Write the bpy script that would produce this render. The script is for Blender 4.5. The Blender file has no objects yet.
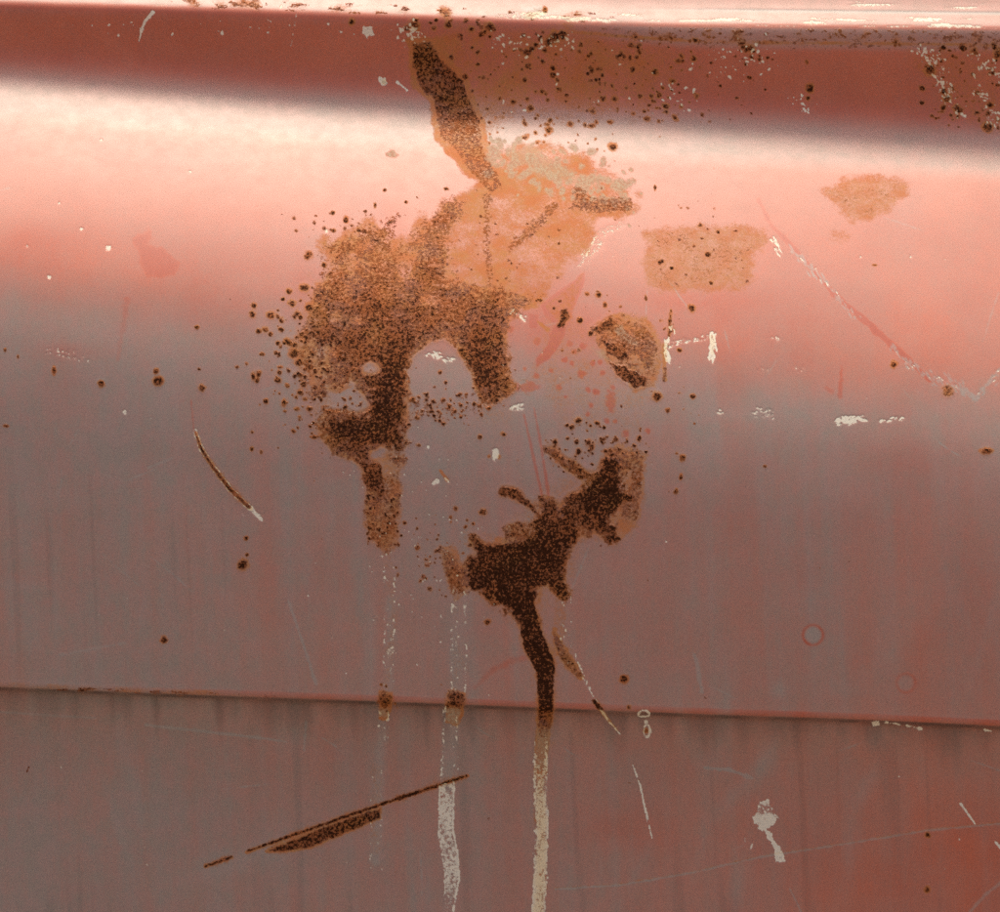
import bpy, math
import numpy as np

# ------------------------------------------------------------------ camera, sky, sun, exposure
S = bpy.context.scene
CAM_D = 2.6            # metres from the camera to the plane of the seam
ZC = 0.80              # height of the picture centre above the ground
cam_data = bpy.data.cameras.new('camera')
cam_data.sensor_width = 36.0
cam_data.lens = 36.0 * CAM_D / 1.0
cam_data.clip_start = 0.05
cam_data.clip_end = 500.0
cam = bpy.data.objects.new('camera', cam_data)
cam.location = (0.0, -CAM_D, ZC)
cam.rotation_euler = (math.radians(90), 0, 0)
S.collection.objects.link(cam)
S.camera = cam

SUN_EL, SUN_AZ = 84.0, 350.0         # elevation; azimuth clockwise from +Y (behind the camera)
world = bpy.data.worlds.new('World'); S.world = world; world.use_nodes = True
wn = world.node_tree
sky = wn.nodes.new('ShaderNodeTexSky'); sky.sky_type = 'NISHITA'; sky.sun_disc = False
sky.sun_elevation = math.radians(SUN_EL); sky.sun_rotation = math.radians(SUN_AZ)
sky.air_density = .7; sky.dust_density = 8.0; sky.ozone_density = .3
bg = wn.nodes['Background']; bg.inputs['Strength'].default_value = 0.15
wn.links.new(sky.outputs[0], bg.inputs['Color'])
sun_data = bpy.data.lights.new('sun', 'SUN')
sun_data.energy = 2.8; sun_data.angle = math.radians(12); sun_data.color = (1.0, 0.92, 0.75)
sun = bpy.data.objects.new('sun', sun_data)
el, az = math.radians(SUN_EL), math.radians(SUN_AZ)
from mathutils import Vector
sun.rotation_euler = Vector((math.sin(az)*math.cos(el), math.cos(az)*math.cos(el), math.sin(el))).to_track_quat('Z', 'Y').to_euler()
sun.location = (0, -3, 6)
S.collection.objects.link(sun)
S.view_settings.view_transform = 'Standard'; S.view_settings.look = 'None'
S.view_settings.gamma = 1.0; S.view_settings.use_curve_mapping = False
S.view_settings.exposure = 0.42
S.cycles.use_denoising = False
S.cycles.max_bounces = 4

# ------------------------------------------------------------------ grid on the panel (1 unit of u, v = 1 mm)
def graded(lo, hi, a, b):
    out_lo, x, st = [], a, 1.0
    while x > lo:
        st = min(st*1.25, 25); x -= st; out_lo.append(x)
    out_hi, x, st = [], b, 1.0
    while x < hi:
        st = min(st*1.25, 25); x += st; out_hi.append(x)
    return np.array(out_lo[::-1] + list(np.arange(a, b + .5, 1.0)) + out_hi)
UA = graded(-700, 1700, -6, 1006)
VA = graded(-260, 1250, -6, 918)
U, V = np.meshgrid(UA, VA)
NY, NX = U.shape
rng = np.random.default_rng(7)
LUT = rng.random((256, 256))

def vnoise(u, v, sx, sy, seed=0):
    x = u/sx + seed*17.31 + 1000; y = v/sy + seed*7.77 + 1000
    xi = np.floor(x).astype(int); yi = np.floor(y).astype(int)
    fx = x - xi; fy = y - yi
    fx = fx*fx*(3-2*fx); fy = fy*fy*(3-2*fy)
    a = LUT[yi & 255, xi & 255]; b = LUT[yi & 255, (xi+1) & 255]
    c = LUT[(yi+1) & 255, xi & 255]; d = LUT[(yi+1) & 255, (xi+1) & 255]
    return (a*(1-fx)+b*fx)*(1-fy) + (c*(1-fx)+d*fx)*fy

def fbm(u, v, sx, sy, seed=0, octs=3):
    t = 0; amp = 1; s = 0
    for o in range(octs):
        t = t + amp*vnoise(u, v, sx/2**o, sy/2**o, seed+o*3.1); s += amp; amp *= .5
    return t/s

def sst(a, b, x):
    t = np.clip((x-a)/(b-a), 0, 1); return t*t*(3-2*t)

def curve(x, xs, ys):
    # smooth interpolation through hand-read points
    xs = np.array(xs, float); ys = np.array(ys, float)
    xe = np.concatenate([[xs[0]-700], xs, [xs[-1]+700]])
    ye = np.concatenate([[ys[0]-700*(ys[1]-ys[0])/(xs[1]-xs[0])], ys, [ys[-1]+700*(ys[-1]-ys[-2])/(xs[-1]-xs[-2])]])
    fine = np.arange(xe[0], xe[-1], 4.0); yf = np.interp(fine, xe, ye)
    k = np.hanning(41); k /= k.sum()
    yf = np.convolve(np.pad(yf, 20, mode='reflect', reflect_type='odd'), k, 'valid')
    return np.interp(x, fine, yf)

W = curve(UA, [0, 170, 340, 500, 670, 830, 1000], [103, 115, 128, 137, 147, 156, 166])    # root of the shoulder
B = curve(UA, [0, 170, 340, 500, 670, 830, 1000], [2, 7, 13, 19, 25, 26, 28])             # lower edge of the top bead
SM = curve(UA, [0, 170, 340, 500, 670, 850, 1000], [687, 694, 700, 706, 713, 719, 726])   # seam
STR = sst(500, 760, UA)                                                               # the crusty step under the bead grows to the right

# ------------------------------------------------------------------ profile of the pressing: tilt (degrees, + faces the sky)
def tilt_columns():
    T = np.zeros((NY, NX))
    for j in range(NX):
        w, b, s = W[j], B[j], SM[j]
        k = UA[j]/1000.0
        k = min(max(k, -.4), 1.4)
        sh = 60*k
        step = 15*STR[j]
        keys = [(-300, 5), (-70, 12), (b-40, 35), (b-24, 40), (b-16, 48), (b-8, 52), (b-3, 48), (b+2, 15),
                (b+6+.3*step, 2-8*STR[j]), (b+8+step, -6), (b+16+step, -15),
                (w-74, -14), (w-56, -3), (w-42, 17), (w-26, 37), (w-12, 49), (w+4, 51), (w+20, 44), (w+60, 40),
                (w+105+sh*.35, 35), (w+150+sh*.7, 28), (w+190+sh, 19), (w+240+sh, 12), (w+330+sh*.8, 4), (s-90, 0),
                (s-9, -2), (s-5, 3), (s-2, 0), (s+.5, -68), (s+4, -69), (s+6, -26), (s+22, -20), (s+50, -8), (s+120, -2), (s+230, 0), (1400, -6)]
        xs = np.array([q[0] for q in keys], float); ys = np.array([q[1] for q in keys], float)
        T[:, j] = np.interp(VA, xs, ys)
    # soften the knuckles
    for _ in range(5):
        T[1:-1] = .25*T[:-2] + .5*T[1:-1] + .25*T[2:]
    for _ in range(4):
        T[:, 1:-1] = .25*T[:, :-2] + .5*T[:, 1:-1] + .25*T[:, 2:]
    return T
TILT = tilt_columns()
slope = np.tan(np.radians(TILT))/1000.0
Y = np.zeros((NY, NX))
dv = np.diff(VA)[:, None]
Y[1:] = -np.cumsum(.5*(slope[1:]+slope[:-1])*dv, axis=0)
row = np.array([np.interp(SM[j]-20, VA, Y[:, j]) for j in range(NX)])
Y -= row[None, :]
Y += .0022*(fbm(U, V, 330, 190, 3, 2)-.5) + .0004*(vnoise(U, V, 60, 45, 9)-.5)       # shallow waves of old sheet metal

# ------------------------------------------------------------------ masks
names = ['crust', 'stain', 'chip', 'buff', 'dust_sheen', 'fresh', 'grey', 'grime_shade']
M = {n: np.zeros((NY, NX)) for n in names}
H = np.zeros((NY, NX))            # small relief in mm, + towards the camera
ID = np.zeros((NY, NX), int)

def blur(a, n):
    a = a.copy()
    for _ in range(n):
        a[1:-1] = .25*a[:-2]+.5*a[1:-1]+.25*a[2:]
        a[:, 1:-1] = .25*a[:, :-2]+.5*a[:, 1:-1]+.25*a[:, 2:]
    return a
inside = (U > -3) & (U < 1003) & (V > -3) & (V < 915)

def win(x0, y0, x1, y1):
    i0, i1 = np.searchsorted(VA, [y0, y1]); j0, j1 = np.searchsorted(UA, [x0, x1])
    return slice(i0, i1+1), slice(j0, j1+1)

def sdf_poly(pts, pad=20):
    P = np.array(pts, float)
    sl = win(P[:, 0].min()-pad, P[:, 1].min()-pad, P[:, 0].max()+pad, P[:, 1].max()+pad)
    u, v = U[sl], V[sl]
    d = np.full(u.shape, 1e9); ins = np.zeros(u.shape, bool)
    for i in range(len(P)):
        a, b = P[i], P[(i+1) % len(P)]
        e = b-a; wx = u-a[0]; wy = v-a[1]
        t = np.clip((wx*e[0]+wy*e[1])/max(e@e, 1e-9), 0, 1)
        d = np.minimum(d, np.hypot(wx-e[0]*t, wy-e[1]*t))
        c = (a[1] > v) != (b[1] > v)
        if a[1] != b[1]:
            ins ^= c & (u < (b[0]-a[0])*(v-a[1])/(b[1]-a[1])+a[0])
    return sl, np.where(ins, d, -d)

def sdf_line(pts, widths, pad=14):
    P = np.array(pts, float)
    widths = list(np.broadcast_to(widths, len(P)))
    pad += max(widths)
    sl = win(P[:, 0].min()-pad, P[:, 1].min()-pad, P[:, 0].max()+pad, P[:, 1].max()+pad)
    u, v = U[sl], V[sl]
    best = np.full(u.shape, -1e9)
    for i in range(len(P)-1):
        a, b = P[i], P[i+1]
        e = b-a; wx = u-a[0]; wy = v-a[1]
        t = np.clip((wx*e[0]+wy*e[1])/max(e@e, 1e-9), 0, 1)
        wd = (widths[i]*(1-t)+widths[i+1]*t)/2
        best = np.maximum(best, wd-np.hypot(wx-e[0]*t, wy-e[1]*t))
    return sl, best

def put(name, sl, cov, val=1.0):
    M[name][sl] = np.maximum(M[name][sl], cov*val)
def cut(name, sl, cov):
    M[name][sl] *= (1-cov)

_n = [0]
def area(name, pts, val=1.0, amp=6, ns=9, soft=1.0, grow=0.0):
    _n[0] += 1
    sl, d = sdf_poly(pts, 20+amp+grow)
    d = d + grow + amp*(fbm(U[sl], V[sl], ns, ns, _n[0]*1.7, 3)-.5)*2
    v = val(U[sl], V[sl]) if callable(val) else val
    put(name, sl, sst(-soft, soft, d), v)
    return sl, d

def line(name, pts, widths, val=1.0, amp=1.0, ns=4, soft=.6, brk=0.0):
    _n[0] += 1
    sl, d = sdf_line(pts, widths)
    d = d + amp*(fbm(U[sl], V[sl], ns, ns, _n[0]*1.3, 2)-.5)*2
    c = sst(-soft, soft, d)
    if brk:
        c = c*sst(brk-.12, brk+.12, fbm(U[sl], V[sl], 3.2, 3.2, _n[0]*2.9, 2))
    put(name, sl, c, val)
    return sl, d

def spot(x, y, r, core=1.0, halo=.8, el=1.0, ang=0.0, hs=1.7):
    pad = r*hs*max(el, 1)+4
    sl = win(x-pad, y-pad, x+pad, y+pad)
    du, dw = U[sl]-x, V[sl]-y
    c, s = math.cos(ang), math.sin(ang)
    p, q = (du*c+dw*s), (-du*s+dw*c)*el
    n = (fbm(U[sl], V[sl], 3.5, 3.5, 5+x*.01, 2)-.5)*.9
    rr = np.hypot(p, q)/r + n*min(1, 3/r)
    put('crust', sl, sst(1.15, .6, rr), core)
    put('stain', sl, sst(hs, 1.0, rr), halo)

def fleck(x, y, r, val=1.0, el=1.0, ang=0.0, name='chip'):
    pad = r*max(el, 1)+3
    sl = win(x-pad, y-pad, x+pad, y+pad)
    du, dw = U[sl]-x, V[sl]-y
    c, s = math.cos(ang), math.sin(ang)
    p, q = (du*c+dw*s)/el, (-du*s+dw*c)
    rr = np.hypot(p, q)/r + (fbm(U[sl], V[sl], 3, 3, x*.013, 2)-.5)*.9
    put(name, sl, sst(1.25, .6, rr), val)

R = np.random.default_rng(21)
def scatter(n, fn, rmin, rmax, power=2.5, **kw):
    for _ in range(n):
        x, y = fn()
        r = rmin+(rmax-rmin)*R.random()**power
        spot(x, y, r, el=1+.5*R.random(), ang=R.random()*3.1, **kw)
def inbox(x0, y0, x1, y1): return lambda: (R.uniform(x0, x1), R.uniform(y0, y1))
def gauss(x, y, sx, sy): return lambda: (R.normal(x, sx), R.normal(y, sy))

# --- chalk / dirt film on the paint: vertical run marks, less of it at the lower right; also carries painted highlights
WW = W[None, :]; SS = SM[None, :]; BB = B[None, :]
lean = U + (V-700)*(-.045)
streak = .5*fbm(lean, V, 22, 420, 11, 3) + .3*fbm(lean, V, 9, 260, 14, 2) + .2*fbm(lean, V, 70, 500, 17, 2)
streak = (streak-.5)*2.7
low = sst(150, 225, V-WW - 45*U/1000 + 24*(fbm(U, V, 60, 40, 91, 3)-.5))
dust_sheen = .26 + .58*low - .12*sst(300, 430, V-WW) + .25*streak*(.25+.75*sst(250, 480, V)) + .16*(fbm(U, V, 140, 120, 20, 3)-.5) + .20*(fbm(U, V, 34, 40, 27, 3)-.5)
dust_sheen -= .38*sst(0, 1, (U-520)/480)*sst(720, 860, V)*(.6+.8*fbm(U, V, 120, 90, 23, 2))
dust_sheen -= .14*sst(500, 900, U)*sst(400, 520, V)
dust_sheen += .16*sst(500, 0, U)*sst(700, 912, V)
band = sst(0, 14, V-BB)*(1-sst(-40, -6, V-WW))
dust_sheen = dust_sheen*(1-.75*band)
crease_glint = sst(-48, -22, V-WW)*(1-sst(0, 20, V-WW))
dust_sheen = dust_sheen + .55*crease_glint  # pale highlight line along the crease, painted in as chalk
dust_sheen = np.where(V < BB-2, .62, dust_sheen)  # bead chalked paler, its highlight put into the colour
dust_sheen = dust_sheen + sst(130, 330, V-WW)*(.66+(dust_sheen-.66)*np.where(dust_sheen < .66, .85, 1.0) - dust_sheen)
dust_sheen += .10*sst(560, 60, U)*sst(300, 500, V)
M['dust_sheen'] = np.clip(dust_sheen, 0, 1)
# fresh (unchalked) red where rubbed
def blur_blob(name, x, y, rx, ry, val, ang=0.0):
    sl = win(x-rx*2.2-ry, y-ry*2.2-rx, x+rx*2.2+ry, y+ry*2.2+rx)
    du, dw = U[sl]-x, V[sl]-y
    c, s = math.cos(ang), math.sin(ang)
    p, q = (du*c+dw*s)/rx, (-du*s+dw*c)/ry
    g = np.exp(-(p*p+q*q))*(.55+.9*fbm(U[sl], V[sl], 22, 22, x*.02, 3)-.1)
    put(name, sl, g, val*.6)
for a in [(35, 245, 60, 22, .45), (75, 352, 34, 9, .5), (240, 215, 120, 12, .15), (690, 300, 60, 12, .4), (560, 500, 30, 80, .12),
          (620, 830, 50, 22, .45), (800, 375, 90, 16, .2), (900, 460, 60, 16, .35), (960, 850, 60, 60, .35), (860, 880, 90, 30, .3),
          (540, 340, 26, 30, .3), (345, 470, 26, 8, .25), (395, 215, 18, 28, .4), (590, 330, 60, 20, .2), (650, 440, 26, 16, .25)]:
    blur_blob('fresh', *a)
for _ in range(26):          # clouded wipe marks and thin scuffs in the chalk
    blur_blob('grey', R.uniform(0, 1000), R.uniform(440, 900), R.uniform(3, 12), R.uniform(16, 60), R.uniform(.10, .24), R.uniform(-.4, .5))
for _ in range(34):
    x, y, a, l = R.uniform(0, 1000), R.uniform(180, 900), R.uniform(-.5, 3.4), R.uniform(10, 60)
    line('grey', [(x, y), (x+l*.5*math.cos(a)+R.normal(0, 1.5), y+l*.5*math.sin(a)), (x+l*math.cos(a), y+l*math.sin(a))], [.6, 1.5, .5], R.uniform(.25, .55), .7, brk=.3)
area('fresh', [(132, 238), (150, 232), (148, 244), (166, 250), (178, 262), (174, 275), (148, 276), (140, 262), (140, 254)], .7, 3, 10, 3)
# seam lip: chalk rubbed off, dark line of dirt and painted shade below
lip = sst(-7, -5, V-SS)*(1-sst(-1, 1, V-SS))*sst(40, 330, U+30*fbm(U, V, 30, 30, 61, 2))
M['fresh'] = np.maximum(M['fresh'], .52*lip*(.5+.8*fbm(U, V, 40, 8, 62, 2)))
lipl = sst(-7, -4, V-SS)*(1-sst(-1, 2, V-SS))*sst(330, 200, U)
M['stain'] = np.maximum(M['stain'], .55*lipl*fbm(U, V, 24, 6, 63, 2)*1.3)
M['crust'] = np.maximum(M['crust'], .65*sst(-4, -2, V-SS)*(1-sst(0, 2, V-SS))*sst(360, 60, U)*sst(.45, .7, fbm(U, V, 14, 4, 64, 2)))

# lip shadow painted as dark running fingers, plus dirt in the fold
run = .5*vnoise(lean, V, 9, 300, 141) + .3*vnoise(lean, V, 24, 400, 144) + .2*vnoise(lean, V, 4, 200, 148)
reach = 14 + 75*run**1.6
dd_ = V-SS-1
M['grime_shade'] = np.where(dd_ > 0, .55*np.clip(1-dd_/reach, 0, 1)*(.6+.8*run), 0)
M['grime_shade'] = np.maximum(M['grime_shade'], .8*sst(-1, .5, V-SS)*(1-sst(2.5, 5, V-SS))*(.5+.8*fbm(U, V, 30, 6, 151, 2)))
dk = sst(.60, .78, .6*vnoise(lean, V, 11, 330, 155)+.4*vnoise(lean, V, 5, 170, 158))*sst(400, 520, V)*(1-sst(-8, -2, V-SS))*sst(430, 250, U)
M['grime_shade'] = np.maximum(M['grime_shade'], .26*dk)
M['grime_shade'] = np.maximum(M['grime_shade'], .30*sst(0, 25, V-SS)*sst(.58, .8, .6*vnoise(lean, V, 14, 330, 165)+.4*vnoise(lean, V, 6, 170, 168)))
# --- grey film smears
for a in [(372, 640, 5, 50, .35), (762, 765, 9, 34, .55, .5), (735, 795, 8, 40, .45, .75), (780, 690, 7, 9, .6), (545, 738, 16, 10, .45, -.6),
          (720, 730, 7, 55, .3, .25), (875, 735, 10, 14, .45), (864, 790, 8, 26, .4, .45), (895, 640, 18, 70, .28, .55), (860, 690, 30, 10, .2),
          (740, 880, 8, 30, .4, .15), (135, 790, 6, 60, .3, -.25), (120, 830, 5, 40, .3, -.3), (285, 740, 14, 12, .3), (700, 850, 6, 40, .25, .2),
          (15, 585, 34, 5, .25, .1), (55, 618, 5, 60, .2), (850, 850, 10, 50, .25, .1), (600, 470, 8, 3, .2), (745, 415, 30, 6, .25)]:
    blur_blob('grey', *a)
line('grey', [(0, 712), (60, 716), (95, 718)], 2, .3, .6)
line('grey', [(146, 725), (200, 731), (260, 738), (287, 742)], [2.2, 2.5, 2.5, 1.5], .55, .6)
line('grey', [(60, 655), (125, 643)], [3, 2], .35, 1, brk=.35)
line('grey', [(306, 722), (304, 750)], 2.5, .4, 1)
line('grey', [(288, 600), (302, 640), (316, 684)], [2, 2.5, 3], .4, 1)
line('grey', [(695, 655), (702, 692)], [3, 4], .35, 1.5)
line('grey', [(705, 768), (730, 770), (752, 778)], [2, 4, 4], .55, 1.5)
line('grey', [(148, 468), (172, 458)], [2, 1.5], .4, .8)
line('stain', [(555, 888), (620, 884), (690, 872), (760, 856), (850, 842), (930, 829), (1006, 822)], 2.2, .38, .5)
line('grey', [(555, 889), (620, 885), (690, 873), (760, 857), (850, 843), (930, 830), (1006, 823)], 1.8, .55, .8)
line('grey', [(970, 912), (985, 895), (1004, 880)], 3, .4, 1)
for x, y, r in [(813, 635, 10), (906, 683, 9.5)]:                       # round marks, rim worn to red
    sl = win(x-20, y-20, x+20, y+20); d = np.hypot(U[sl]-x, V[sl]-y)
    k = 1.0 if r == 10 else .45
    put('fresh', sl, np.exp(-((d-r)/1.4)**2)*(.5+.6*fbm(U[sl], V[sl], 7, 7, x, 2)), k)
    put('grey', sl, sst(r-1, r-4, d), .35*k)
line('fresh', [(475, 688), (492, 671), (510, 662), (528, 657)], [3, 5, 6, 5], .35, 1.2, soft=2)
line('fresh', [(842, 366), (840, 396)], [2, 5], .55, 1.5, soft=1.5)
line('fresh', [(826, 388), (832, 392)], [4, 4], .4, 1.5, soft=1.5)
line('fresh', [(524, 415), (533, 455), (543, 500)], [2, 3, 3], .7, .5)
line('fresh', [(534, 408), (541, 445), (549, 498)], [1.5, 3, 3], .7, .5)
line('fresh', [(191, 400), (194, 432)], 1.5, .5, .5)
line('fresh', [(127, 300), (118, 360)], [6, 3], .3, 2, soft=2)

# --- orange stains
area('stain', [(402, 235), (440, 205), (470, 188), (480, 165), (500, 150), (545, 145), (590, 160), (632, 190), (636, 212), (600, 222), (585, 250),
               (566, 262), (540, 300), (512, 318), (490, 330), (440, 320), (380, 350), (340, 385), (312, 390), (292, 360), (308, 310), (322, 262), (328, 238), (350, 234), (372, 220), (384, 236)],
     lambda u, v: .70+.7*(fbm(u, v, 20, 14, 58, 3)-.5), 12, 14, 7, 2)
area('stain', [(366, 460), (404, 440), (402, 500), (396, 550), (388, 560), (364, 526)], .7, 6, 9, 4, 1)
area('stain', [(300, 385), (330, 380), (335, 440), (318, 430)], .45, 6, 9, 5, 1)
area('stain', [(470, 560), (462, 530), (500, 535), (545, 485), (600, 470), (612, 445), (645, 455), (642, 520), (618, 545), (590, 535), (574, 560), (570, 605),
               (552, 590), (545, 615), (556, 660), (556, 745), (534, 745), (534, 690), (518, 630), (475, 600)], .32, 6, 12, 4, 2)
area('stain', [(470, 560), (485, 545), (545, 520), (600, 470), (618, 445), (645, 455), (640, 520), (618, 540), (590, 530), (570, 545), (560, 560), (540, 600), (530, 615), (500, 600)], .7, 5, 8, 3, 2)
area('stain', [(440, 545), (455, 545), (468, 570), (468, 595), (455, 602), (445, 580)], .7, 5, 8, 3)
area('stain', [(592, 330), (612, 314), (645, 318), (664, 345), (656, 388), (636, 390), (614, 370)], .75, 4, 9, 3, 2)
area('stain', [(408, 40), (436, 38), (466, 80), (484, 120), (490, 160), (506, 190), (470, 176), (436, 138), (430, 100), (412, 84)], .8, 3, 8, 2.5, 2)
area('stain', [(402, 30), (460, 28), (560, 30), (640, 40), (760, 60), (740, 100), (600, 120), (470, 120)], lambda u, v: (.50+.7*(fbm(u, v, 24, 24, 59, 3)-.5))*(1-.8*sst(600, 760, u)), 20, 24, 22)
area('stain', [(430, 400), (470, 395), (520, 395), (505, 425), (470, 430)], .2, 8, 14, 6)
area('stain', [(545, 315), (600, 320), (650, 390), (640, 440), (560, 425), (530, 380)], .30, 10, 20, 8)
area('stain', [(552, 590), (566, 600), (566, 640), (585, 672), (575, 678), (556, 645)], .4, 3, 9, 3)
# buff patches with an ochre rim
rect = [(643, 232), (660, 228), (700, 224), (745, 225), (768, 233), (772, 243), (752, 258), (757, 278), (744, 290), (700, 290), (660, 293), (645, 285), (641, 262), (649, 245)]
kite = [(823, 190), (850, 178), (891, 176), (912, 184), (900, 203), (877, 219), (854, 223), (838, 210)]
for pl in (rect, kite):
    area('stain', pl, .60, 6, 9, 6, 1)
    area('buff', pl, .13, 7, 10, 8, -6)
    area('crust', pl, lambda u, v: .09+.22*(fbm(u, v, 10, 10, 53, 3)-.5), 7, 10, 6, -6)
area('stain', [(828, 232), (845, 228), (854, 240), (842, 246), (832, 240)], .4, 3, 6, 5)
# buff / green-grey flakes on the sunlit side of the big stain
for _ in range(150):
    t = R.random(); x = 488+t*145+R.normal(0, 12); y = 150+t*48+R.normal(0, 11)
    fleck(x, y, 1.2+3.4*R.random()**2, .75, 1+R.random(), R.random()*3, 'buff')
area('buff', [(508, 150), (530, 146), (560, 160), (575, 180), (545, 176), (520, 165)], .5, 8, 10, 4)
area('buff', [(556, 165), (585, 175), (600, 188), (580, 188)], .4, 8, 8, 4)
for x, y, r in [(585, 181, 6), (621, 185, 6), (552, 176, 5), (540, 168, 6), (530, 158, 5), (495, 150, 6), (574, 148, 4), (392, 154, 4), (600, 178, 4)]:
    fleck(x, y, r, .8, 1.4, .2, 'buff')
# greyish brown thin rust inside the orange
area('crust', [(573, 184), (584, 188), (592, 200), (612, 196), (630, 200), (634, 210), (612, 213), (585, 210), (560, 212), (575, 200)], .40, 4, 7, 3)
line('crust', [(555, 205), (540, 222), (522, 238), (512, 246)], [6, 10, 10, 7], .34, 4, 5, 3)
line('crust', [(487, 196), (487, 240), (490, 275), (487, 312)], [8, 5, 6, 5], .32, 3, 5, 3)
# cream slash and wedge
area('chip', [(577, 266), (583, 252), (592, 240), (598, 228), (622, 222), (626, 225), (606, 236), (602, 248), (588, 262), (579, 268)], .38, 2.5, 5, 2)
area('fresh', [(541, 306), (559, 293), (574, 281), (585, 272), (584, 285), (577, 300), (568, 322), (560, 342), (550, 358), (536, 368), (536, 360), (548, 345), (554, 325), (545, 315)], .75, 2, 9, 1.5)
area('stain', [(541, 306), (559, 293), (574, 281), (584, 272), (580, 290), (568, 322), (556, 320)], .5, 2, 8, 2)
area('crust', [(561, 310), (567, 308), (569, 317), (563, 327), (557, 327), (561, 319)], .8, 1.5, 4, 1)
spot(560, 301, 1.8, .9, .2)
area('fresh', [(529, 313), (538, 316), (536, 328), (530, 328)], .7, 1.5, 6, 1)

# --- rust crust: granular masses
def dens_left(u, v):
    g = .62 + .30*np.exp(-(((u-395)/26)**2+((v-395)/60)**2)) + .22*np.exp(-(((u-485)/20)**2+((v-360)/45)**2))
    g += .25*np.exp(-(((u-355)/45)**2+((v-430)/20)**2))
    g -= .26*sst(330, 240, v)
    g += .30*(fbm(u, v, 17, 17, 31, 2)-.5)
    return np.clip(g, .2, 1)
area('crust', [(330, 244), (346, 239), (359, 247), (370, 226), (378, 230), (394, 216), (386, 240), (396, 250), (404, 246), (423, 231), (438, 214), (450, 202), (460, 206),
               (452, 226), (446, 250), (446, 280), (462, 290), (485, 296), (503, 288), (503, 312), (503, 340), (505, 372), (516, 384), (508, 390), (497, 400), (484, 397),
               (476, 382), (468, 362), (458, 345), (447, 337), (436, 337), (424, 343), (412, 353), (407, 366), (405, 388), (402, 408), (402, 428), (405, 450), (398, 460),
               (390, 448), (382, 442), (372, 448), (368, 462), (356, 459), (341, 452), (328, 442), (324, 424), (330, 414), (350, 420), (370, 415), (374, 400), (366, 388),
               (352, 378), (330, 366), (322, 345), (312, 330), (318, 300), (326, 278), (340, 268)], dens_left, 10, 6, 8, 2)
area('crust', [(322, 292), (340, 280), (350, 380), (326, 390), (322, 418), (332, 430), (318, 428), (308, 395), (298, 360), (304, 330)], lambda u, v: .26+.7*(fbm(u, v, 8, 8, 57, 2)-.5), 8, 6, 5)
area('crust', [(318, 250), (345, 240), (372, 232), (388, 240), (372, 270), (330, 300), (322, 300)], .16, 8, 6, 6)
for x, y, rx, ry in [(406, 266, 9, 15), (352, 262, 7, 9), (336, 318, 7, 6), (428, 300, 8, 7), (356, 320, 6, 5), (331, 352, 7, 8)]:
    sl = win(x-40, y-40, x+40, y+40)
    d = np.hypot((U[sl]-x)/rx, (V[sl]-y)/ry)+.8*(fbm(U[sl], V[sl], 7, 7, x, 2)-.5)
    cut('crust', sl, .55*sst(1.5, .5, d))
area('crust', [(446, 280), (500, 288), (530, 300), (515, 318), (498, 330), (460, 320)], .36, 8, 6, 5)
area('crust', [(404, 396), (440, 402), (500, 394), (508, 404), (470, 420), (420, 418), (404, 432)], .14, 6, 6, 5)
area('crust', [(362, 462), (378, 462), (384, 478), (384, 496), (370, 492), (362, 478)], .75, 4, 6, 2)
area('crust', [(366, 490), (400, 470), (402, 500), (394, 540), (389, 556), (374, 540), (364, 518)], .30, 4, 6, 3)
# holes in it
for x, y, rx, ry in [(370, 368, 9, 8), (379, 454, 9, 8), (347, 399, 19, 11), (478, 310, 0, 0)]:
    if rx:
        sl = win(x-40, y-40, x+40, y+40)
        d = np.hypot((U[sl]-x)/rx, (V[sl]-y)/ry)+1.1*(fbm(U[sl], V[sl], 7, 7, x, 3)-.5)
        cut('crust', sl, .92*sst(1.25, .7, d))
        if x == 347: cut('stain', sl, .6*sst(1.0, .5, d))
sl, d = sdf_poly([(413, 356), (424, 346), (437, 339), (449, 341), (460, 352), (468, 368), (478, 390), (460, 396), (435, 400), (412, 398), (409, 375)])
cut('stain', sl, .9*sst(0, 5, d)); cut('crust', sl, sst(-1, 2, d))

def dens_streak(u, v): return .74 - .40*sst(85, 150, v) + .22*(fbm(u, v, 26, 3.2, 33, 2)-.5)*sst(150, 100, v)*2
area('crust', [(413, 44), (430, 42), (444, 64), (463, 81), (468, 99), (479, 121), (481, 142), (487, 160), (499, 175), (502, 188), (492, 193), (483, 184), (468, 169),
               (455, 149), (441, 136), (436, 116), (435, 99), (424, 94), (416, 81), (413, 61)], dens_streak, 2.5, 7, 1.2)
sl = win(480, 170, 500, 190); cut('crust', sl, sst(4, 2, np.hypot(U[sl]-491, V[sl]-182)))

def dens_dark(u, v):
    return np.clip(.80 + .25*np.exp(-(((u-525)/40)**2+((v-570)/40)**2)) + .25*np.exp(-(((u-600)/25)**2+((v-490)/30)**2)) + .45*(fbm(u, v, 14, 14, 35, 2)-.5), .4, 1.1)
area('crust', [(541, 499), (554, 503), (560, 515), (566, 500), (579, 494), (591, 486), (600, 474), (607, 462), (619, 464), (621, 492), (630, 497), (623, 502), (614, 508), (610, 522),
               (612, 532), (618, 538), (607, 543), (600, 533), (579, 527), (570, 545), (563, 566), (567, 598), (560, 598), (548, 582), (534, 591), (532, 612), (536, 622),
               (519, 622), (501, 605), (481, 592), (468, 586), (469, 563), (479, 556), (473, 538), (487, 548), (506, 545), (522, 541), (534, 529), (541, 515)], dens_dark, 7, 6, 4.5, 1.5)
area('crust', [(614, 455), (640, 452), (644, 480), (636, 520), (620, 520), (622, 495), (630, 488), (630, 470), (618, 468)], .42, 4, 7, 2)
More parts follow.
